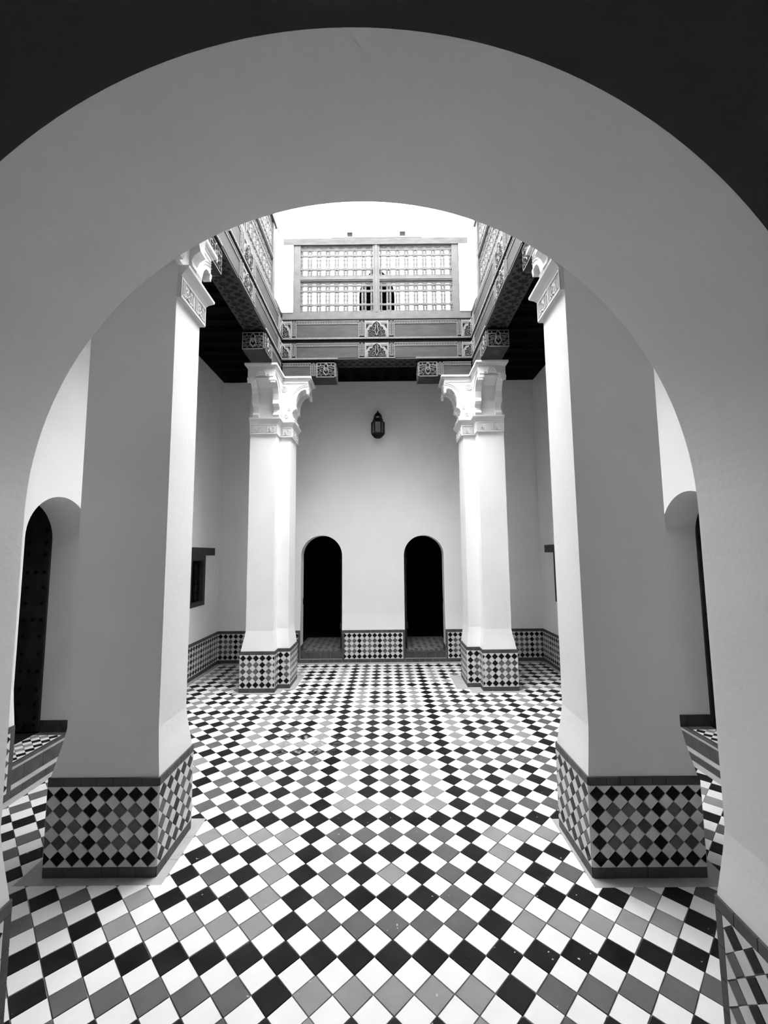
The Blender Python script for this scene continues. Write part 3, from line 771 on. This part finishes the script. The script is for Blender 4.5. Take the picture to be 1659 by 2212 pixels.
corbel('carved timber corbel facing the viewer from the far pillar nearer the visible window', (BX0, BY1, 0), X_, -Y_, .705, .02)
corbel('carved timber corbel facing the viewer from the far pillar nearer the half-hidden window', (BX1, BY1, 0), -X_, -Y_, .705, .02)
corbel('shaded carved corbel under the beam end at the far pillar by the visible window', (BX0, BY1, 0), -Y_, X_, .78, .02)
corbel('shaded carved corbel under the beam end at the far pillar by the half-hidden window', (BX1, BY1, 0), -Y_, -X_, .78, .02)
corbel('carved corbel end peeping past the near pillar by the broad studded door', (BX0, BY0, 0), Y_, X_, .79, .02)
corbel('carved corbel end peeping past the near pillar by the sliver of studded door', (BX1, BY0, 0), Y_, -X_, .79, .02)

# ------------------------------------------------------------------ turned wooden screens
def spindle_mesh(H):
    mb = MB(); prof = []
    def seg(z0, z1):
        L = z1-z0
        for f, r in ((0, .0150), (.06, .0165), (.10, .0115), (.30, .0145), (.34, .0175), (.38, .0135), (.62, .0135), (.66, .0175), (.70, .0145), (.90, .0115), (.94, .0165), (1, .0150)):
            prof.append((r, z0+f*L))
    for a, b in ((.0, .11), (.11, .29), (.29, .72), (.72, .94), (.94, 1.0)): seg(a*H+.001, b*H-.001)
    mb.lathe([(r, H-z) for r, z in prof][::-1], seg=6)
    return mb.mesh('spindle', [M['wood_l']])
def screen(label, origin, rotz):
    t = thing('lattice_screen', label, 'screen', origin); t.rotation_euler = (0, 0, rotz)
    def part(nm, f, parent=t, m=M['wood_l']):
        mb = MB(); f(mb); return link(nm, mb.mesh(nm, [m]), parent)
    part('sill_plank', lambda b: (b.box(-1.245, 1.245, -.035, .05, 0, .098), b.box(-1.245, 1.245, -.045, -.03, .0, .02)))
    part('top_plank', lambda b: b.box(-1.24, 1.23, -.045, .06, 1.052, 1.142), t, M['wood_p'])
    part('cap_board', lambda b: b.box(-.60, .62, -.035, .05, 1.142, 1.162), t, M['wood_m'])
    for s in (-1, 1): part('end_post', lambda b: (b.box(s*1.012, s*1.098, -.03, .04, .098, 1.052)))
    part('middle_post', lambda b: (b.box(-.045, .045, -.03, .04, .098, 1.052), b.box(-.016, .016, -.038, -.03, .098, 1.052)))
    sp = {}
    for s in (-1, 1):
        part('middle_rail', lambda b: (b.box(s*.045, s*1.012, -.03, .04, .543, .600), b.box(s*.045, s*1.012, -.037, -.03, .560, .585)))
        for z0, z1 in ((.098, .543), (.600, 1.052)):
            H = z1-z0; a, b_ = sorted((s*.045, s*1.012)); n = 8; w = (b_-a)/n
            mb = MB(); mb.box(a, b_, -.016, .016, z0, z0+.012); mb.box(a, b_, -.016, .016, z1-.012, z1)
            for f in (.11, .29, .72, .94):
                z = z1-f*H; mb.box(a, b_, -.010, .010, z-.011, z+.011)
                for k in range(n+1):
                    c = a+k*w; lo, hi = max(a, c-.035), min(b_, c+.035)
                    mb.box(lo, hi, -.014, .014, z-.016, z+.016)
                    if f == .11: mb.box(max(a, c-.030), min(b_, c+.030), -.0126, .0126, z+.012, z1-.010)
                    if f == .94: mb.box(max(a, c-.030), min(b_, c+.030), -.0126, .0126, z0+.010, z-.012)
            pan = link('lattice_panel', mb.mesh('lattice_panel', [M['wood_l']]), t)
            if round(H, 3) not in sp: sp[round(H, 3)] = spindle_mesh(H-.03)
            for k in range(n+1):
                for q in (-1, 1):
                    x = a+k*w+q*.0195
                    if a < x < b_: link('spindle', sp[round(H, 3)], pan, (x, 0, z0+.015))
    return t
screen('pale turned-wood lattice screen facing the viewer above the far beam', (CX, BY1+.045, 4.692), 0)
screen('pale turned-wood lattice screen receding above the beam over the fully visible window', (BX0-.045, CYD, 4.692), PI/2)
screen('pale turned-wood lattice screen receding above the beam over the half-hidden window', (BX1+.045, CYD, 4.692), -PI/2)
screen('unseen lattice screen added on the near side of the court to cut light on the far wall', (CX, BY0-.045, 4.692), PI)  # unseen screen, added to shade the far wall and pillars

# ------------------------------------------------------------------ upper storey
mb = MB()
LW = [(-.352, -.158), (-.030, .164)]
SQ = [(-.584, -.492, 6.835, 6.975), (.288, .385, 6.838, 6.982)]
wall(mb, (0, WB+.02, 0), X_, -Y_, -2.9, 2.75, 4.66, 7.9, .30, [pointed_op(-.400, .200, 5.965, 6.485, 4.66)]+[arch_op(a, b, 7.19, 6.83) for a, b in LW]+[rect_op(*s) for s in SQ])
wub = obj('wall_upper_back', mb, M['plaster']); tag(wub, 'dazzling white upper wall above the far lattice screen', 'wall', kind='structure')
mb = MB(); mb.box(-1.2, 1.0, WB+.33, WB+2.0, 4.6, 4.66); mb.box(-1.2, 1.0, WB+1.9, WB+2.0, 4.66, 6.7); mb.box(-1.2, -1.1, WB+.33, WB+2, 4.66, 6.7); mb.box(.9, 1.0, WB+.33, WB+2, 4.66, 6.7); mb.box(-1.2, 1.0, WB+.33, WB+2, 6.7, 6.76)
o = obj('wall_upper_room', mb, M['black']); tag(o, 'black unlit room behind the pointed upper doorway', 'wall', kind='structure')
for i, s in enumerate(SQ):
    mb = MB(); mb.box(s[0]-.01, s[1]+.01, WB+.10, WB+.14, s[2]-.01, s[3]+.01); obj('vent_back', mb, M['frame'], wub)
for i, (a, b) in enumerate(LW):
    mb = MB(); mb.box(a-.01, b+.01, WB+.12, WB+.14, 6.82, 7.30)
    w = obj('window_%d' % (3+i), mb, M['black']); tag(w, ('small arched plaster lattice window high on the upper wall, the first of two', 'small arched plaster lattice window high on the upper wall, with a shadowed rim')[i], 'window', kind='structure')
    mb = MB(); c = (a+b)/2
    for r in range(8):
        for q in (-1, 0, 1):
            cx, cz = c+q*.064, 6.86+r*.064
            if cz > 7.17 and math.hypot(cx-c, cz-7.19) > .085: continue
            mb.tube([(cx+.034*math.cos(2*PI*k/12), WB+.055, cz+.034*math.sin(2*PI*k/12)) for k in range(12)], .010, 4, closed=True)
            mb.tube([(cx-.032, WB+.055, cz), (cx+.032, WB+.055, cz)], .007, 4); mb.tube([(cx, WB+.055, cz-.032), (cx, WB+.055, cz+.032)], .007, 4)
    obj('plaster_lattice', mb, M['stucco'], w)
mb = MB(); mb.box(-2.9, 2.75, 1.2, 1.5, 4.42, 7.9); tag(obj('wall_upper_front', mb, M['plaster']), 'white upper wall over the great arch', 'wall', kind='structure')
mb = MB()
for (a, b, c, d) in ((-2.9, BX0-BT, 1.5, 6.6), (BX1+BT, 2.75, 1.5, 6.6), (BX0-BT, BX1+BT, BY1+BT, 6.6), (BX0-BT, BX1+BT, 1.5, BY0-BT)): mb.box(a, b, c, d, 4.66, 4.69)
tag(obj('floor_upper', mb, M['plaster']), 'pale floor of the upper gallery', 'floor', kind='structure')
for s, lab in ((-1, 'white plaster post at the corner of the two screens over the visible window'), (1, 'white plaster post at the corner of the two screens over the half-hidden window')):
    f = BX0 if s < 0 else BX1; mb = MB()
    q = [(f, BY1), (f-s*.145, BY1+.001), (f-s*.145, BY1+BT), (f+s*BT, BY1+BT), (f+s*BT, 5.045), (f+s*.001, 5.045)]
    q = [(f-s*.145, BY1+.11), (f-s*.145, BY1+BT), (f+s*BT, BY1+BT), (f+s*BT, 5.045), (f+s*.11, 5.045), (f+s*.11, BY1+.11)]
    mb.loft([ring(q, 4.69), ring(q, 6.9)])
    mb.box(f-s*.145, f+s*.11, BY1+.002, BY1+.11, 4.79, 5.742); mb.box(f+s*.002, f+s*.11, 5.045, BY1+.002, 4.79, 5.742)
    tag(obj('corner_post', mb, M['plaster']), lab, 'post', kind='structure')

# ------------------------------------------------------------------ doorways, doors, steps
def step(label, O, U, N, w, depth, zt, far):
    """threshold step in a doorway: O at one jamb on the wall face, U across, N out of the wall"""
    O, U, N = Vector(O), Vector(U), Vector(N); t = thing('door_step', label, 'step', O+w/2*U, None, 'structure')
    mb = MB(); q = [O+u*U+n*N for u, n in ((.002, -.056), (w-.002, -.056), (w-.002, -depth), (.002, -depth))]; mb.prism(q, (0, 0, zt-.004)); obj('step_core', mb, M['d_grout'], t)
    strip(t, O, U, Z_, N, 0, w, 0, .052, M['trim'], .10, True)
    mb = MB(); q = [O+u*U+n*N for u, n in ((0, 0.0), (w, 0.0), (w, -.06), (0, -.06))]; mb.prism([p+.0*Z_ for p in q], (0, 0, .048)); obj('base_core', mb, M['d_grout'], t)
    rs, top = (.028, .075) if far else (.055, .060)
    strip(t, O-.001*N+.052*Z_, U, -N, Z_, 0.0, w, 0.0, rs, M['border'], .12, True, .003)
    strip(t, O-(rs-.002)*N, U, Z_, N, 0, w, .055, zt-.014, M['trim'], .16, True)
    strip(t, O-(rs-.004)*N, U, Z_, N, 0, w, zt-.014, zt, M['trim'] if far else M['border'], .16, True)  # near nosing paler: the lit step edge is put into the tile colour
    OO = O+(zt-.002)*Z_; a0 = rs+top; sd = .065
    strip(t, OO, U, -N, Z_, 0, w, rs, a0-.018, M['trim'], .16, True, .003); strip(t, OO, U, -N, Z_, 0, w, a0-.018, a0, M['trim_dark'], .16, True, .003)
    a1 = a0+2*P2 if far else depth
    if far: strip(t, OO, U, -N, Z_, 0, w, a1, depth, M['trim'], .16, True, .003)
    strip(t, OO, U, -N, Z_, 0, sd, a0, a1, M['trim'], .12, True, .003); strip(t, OO, U, -N, Z_, w-sd, w, a0, a1, M['trim'], .12, True, .003)
    lay(t, OO, U, -N, Z_, (sd, w-sd, a0, a1), P2, (sd+P2/2, a0+P2/2), dado_colour(1, 99), dict(w=M['f_lgrey'] if far else M['f_white'], k=M['f_black2'], d=M['f_dgrey'], g=M['f_lgrey']), True, h=.003)
    for a in (0.001, w-.001):
        s = 1 if a < w/2 else -1
        strip(t, O+a*U, -N, Z_, s*U, rs, depth, zt, zt+.095, M['trim_dark'], .12, True)
    return t
step('tiled step in the arched doorway before the broad studded door', (WL, DOORL[0], 0), Y_, X_, DOORL[1]-DOORL[0], .345, .17, False)
step('tiled step in the arched doorway before the sliver of studded door', (WR, DOORL[0], 0), Y_, -X_, DOORL[1]-DOORL[0], .310, .17, False)
step('low tiled step of the open arched doorway nearer the visible window', (D1[0], WB, 0), X_, -Y_, D1[1]-D1[0], .25, .145, True)
step('low tiled step of the open arched doorway nearer the half-hidden window', (D2[0], WB, 0), X_, -Y_, D2[1]-D2[0], .25, .145, True)

def studded_door(name, label, x, s):
    """arched plank leaf hinged at the far jamb and swung inward through a right angle; s = +1 on the left wall"""
    y = DOORL[1]-.012; W = .64; n = 5; w = W/n; R = W/2
    t = thing(name, label, 'door', (x-s*W/2, y, .176), kind='structure')
    for k in range(n):
        a, b = k*w+.001, (k+1)*w-.001; mb = MB()
        q = [(a, .178), (b, .178)]+[(u, 1.79+math.sqrt(max(0, R*R-(u-R)**2))) for u in [b+(a-b)*i/6 for i in range(7)]]
        mb.prism([(x-s*u, y, v) for u, v in q], (0, .045, 0)); obj('door_plank', mb, M['door'], t)
    me = MB(); me.lathe([(.017, 0), (.0155, .006), (.010, .011), (.002, .013)], seg=10)
    me.v = [(xx, -z, yy) for xx, yy, z in me.v]; me = me.mesh('stud', [M['iron']], smooth=True)
    def stud(u, z): link('stud', me, t, (s*(W/2-u), 0, z-.176))
    for z in (1.83, 1.73, 1.63, 1.35, 1.215, .945, .80, .515, .40, .29):
        for u in (.036, .178, .32, .46, .60): stud(u, z)
    for z in (1.475, 1.08, .66, .23):
        for k in range(9): stud(.036+.071*k, z)
    return t
studded_door('door_1', 'dark studded plank door broadly visible, open in its arched recess', WL-.350, 1)
studded_door('door_2', 'dark studded plank door seen as a thin sliver beside the arch', WR+.314, -1)
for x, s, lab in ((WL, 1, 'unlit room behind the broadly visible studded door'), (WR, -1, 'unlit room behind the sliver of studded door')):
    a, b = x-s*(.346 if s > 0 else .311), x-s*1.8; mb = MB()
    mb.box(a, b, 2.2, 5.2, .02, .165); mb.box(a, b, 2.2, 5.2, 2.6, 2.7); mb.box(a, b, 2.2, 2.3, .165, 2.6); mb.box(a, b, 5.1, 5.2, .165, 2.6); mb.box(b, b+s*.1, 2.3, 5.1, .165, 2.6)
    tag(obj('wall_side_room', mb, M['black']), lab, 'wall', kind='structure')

# dark rooms behind the two open doorways, with an open leaf in each
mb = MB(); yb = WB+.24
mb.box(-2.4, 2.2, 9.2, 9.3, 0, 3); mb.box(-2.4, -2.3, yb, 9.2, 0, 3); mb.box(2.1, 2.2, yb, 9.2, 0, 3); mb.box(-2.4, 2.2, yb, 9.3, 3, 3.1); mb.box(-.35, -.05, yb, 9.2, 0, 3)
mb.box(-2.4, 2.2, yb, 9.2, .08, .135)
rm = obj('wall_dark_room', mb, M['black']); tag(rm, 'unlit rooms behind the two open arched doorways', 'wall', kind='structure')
for a, b in (D1, D2):
    lay(rm, (a, yb, .137), X_, Y_, Z_, (-.1, b-a+.1, 0.0, 1.0), .105, (.03, .05), lambda h, i, j: 'w' if h else ('k' if (i+j) % 3 == 0 else 'd'), dict(w=M['f_lgrey'], k=M['f_black2'], d=M['f_dgrey']), False, h=.003)
for nm, x, s, lab in (('door_3', D1[1], -1, 'dark door leaf swung open inside the doorway nearer the visible window'), ('door_4', D2[0], 1, 'dark door leaf swung open inside the doorway nearer the half-hidden window')):
    t = thing(nm, lab, 'door', (x, yb, .14), kind='structure')
    for k in range(4):
        mb = MB(); mb.box(x, x+s*.045, yb+.01+k*.145, yb+.01+(k+1)*.145-.002, .15, 1.86); obj('door_plank', mb, M['door'], t)
    mb = MB(); mb.box(x+s*.045, x+s*.06, yb+.03, yb+.57, .45, .53); mb.box(x+s*.045, x+s*.06, yb+.03, yb+.57, 1.45, 1.53); obj('door_batten', mb, M['door'], t)
    o2 = (D1[0] if s < 0 else D2[1]); mb = MB(); mb.box(o2, o2-s*.0-(.012 if s > 0 else -.012), yb-.03, yb-.005, .84, .93); obj('strike_block', mb, M['iron'], t)

# ------------------------------------------------------------------ windows of the side walls
for nm, x, s, lab in (('window_1', WL-.0255, 1, 'dark wooden window with ornate bars under a lintel, fully visible'), ('window_2', WR+.0255, -1, 'dark wooden window under a lintel, mostly hidden by the near pillar')):
    t = thing(nm, lab, 'window', (x, 5.815, .925), kind='structure')
    def part(n_, f, m):
        mb = MB(); f(mb); return obj(n_, mb, m, t)
    part('lintel', lambda b: b.box(x-s*.12, x+s*.022, 5.285, 6.345, 1.61, 1.718), M['frame'])
    fr = part('window_frame', lambda b: [b.box(x-s*.07, x+s*.008, *q) for q in ((5.57, 5.645, .925, 1.61), (5.985, 6.06, .925, 1.61), (5.645, 5.985, .925, .985), (5.645, 5.985, 1.54, 1.61))], M['frame'])
    part('shutter', lambda b: b.box(x-s*.20, x-s*.14, 5.57, 6.06, .925, 1.61), M['black'])
    def bars(b):
        for k in range(6):
            y = 5.68+k*.054; b.tube([(x-s*.035, y, .985), (x-s*.035, y, 1.54)], .006, 5)
        for z in (1.10, 1.26, 1.42): b.tube([(x-s*.035, 5.645, z), (x-s*.035, 5.985, z)], .006, 5)
        for k in range(5):
            for z, g in ((1.18, 1), (1.34, -1), (1.48, 1), (1.04, -1)):
                y = 5.707+k*.054
                b.tube([(x-s*.035, y+.022*math.cos(a), z+g*.05*math.sin(a)) for a in [PI*i/8 for i in range(9)]], .004, 4)
    part('iron_grille', bars, M['iron'])

# ------------------------------------------------------------------ wall lantern
LX, LY, LZ = -.095, WB-.095, 3.395
t = thing('wall_lantern', 'dark hexagonal domed lantern on the back wall between the doorways', 'lantern', (LX, LY, LZ))
def hexring(r, z): return [Vector((LX+r*math.cos(PI/3*k), LY+r*math.sin(PI/3*k), z)) for k in range(6)]
mb = MB(); mb.loft([hexring(.050, LZ), hexring(.058, LZ+.006), hexring(.100, LZ+.055), hexring(.102, LZ+.068), hexring(.096, LZ+.070)]); obj('base', mb, M['lamp_metal'], t)
mb = MB(); mb.loft([hexring(.100, LZ+.235), hexring(.104, LZ+.245), hexring(.078, LZ+.272), hexring(.082, LZ+.285), hexring(.076, LZ+.292)]); obj('shoulder', mb, M['lamp_metal'], t)
mb = MB(); mb.loft([hexring(.072, LZ+.290), hexring(.068, LZ+.325), hexring(.055, LZ+.365), hexring(.030, LZ+.398), hexring(.010, LZ+.410)]); dm = obj('dome', mb, M['lamp_metal'], t)
for k in range(6):
    mb = MB(); a = PI/3*(k+.5); c = Vector((LX+.0615*math.cos(a), LY+.0615*math.sin(a), LZ+.318)); tg = Vector((-math.sin(a), math.cos(a), 0)); nn = Vector((math.cos(a), math.sin(a), .15))
    mb.prism([c+u*tg+v*Z_ for u, v in ((-.02, -.016), (.02, -.016), (.02, .012), (-.02, .012))], .004*nn)
    obj('dome_pane', mb, M['glass'], dm)
mb = MB(); mb.lathe([(.010, .405), (.014, .415), (.008, .424), (.003, .434)], (LX, LY, LZ), 8); obj('finial', mb, M['lamp_metal'], t)
mb = MB(); r6 = hexring(.097, LZ+.07)
for k in range(6): mb.tube([r6[k], r6[k]+.168*Z_], .008, 4)
obj('corner_bars', mb, M['lamp_metal'], t)
for k in range(6):
    a, b = hexring(.094, LZ+.072)[k], hexring(.094, LZ+.072)[(k+1) % 6]; mb = MB(); d = (a+b)/2-Vector((LX, LY, LZ+.072)); d.normalize()
    mb.prism([a, b, b+.162*Z_, a+.162*Z_], -.004*d); obj('pane', mb, M['glass'], t)
mb = MB(); mb.box(LX-.03, LX+.03, LY+.07, WB+.0255, LZ+.20, LZ+.30); mb.box(LX-.012, LX+.012, LY+.03, LY+.08, LZ+.245, LZ+.265); obj('wall_bracket', mb, M['lamp_metal'], t)
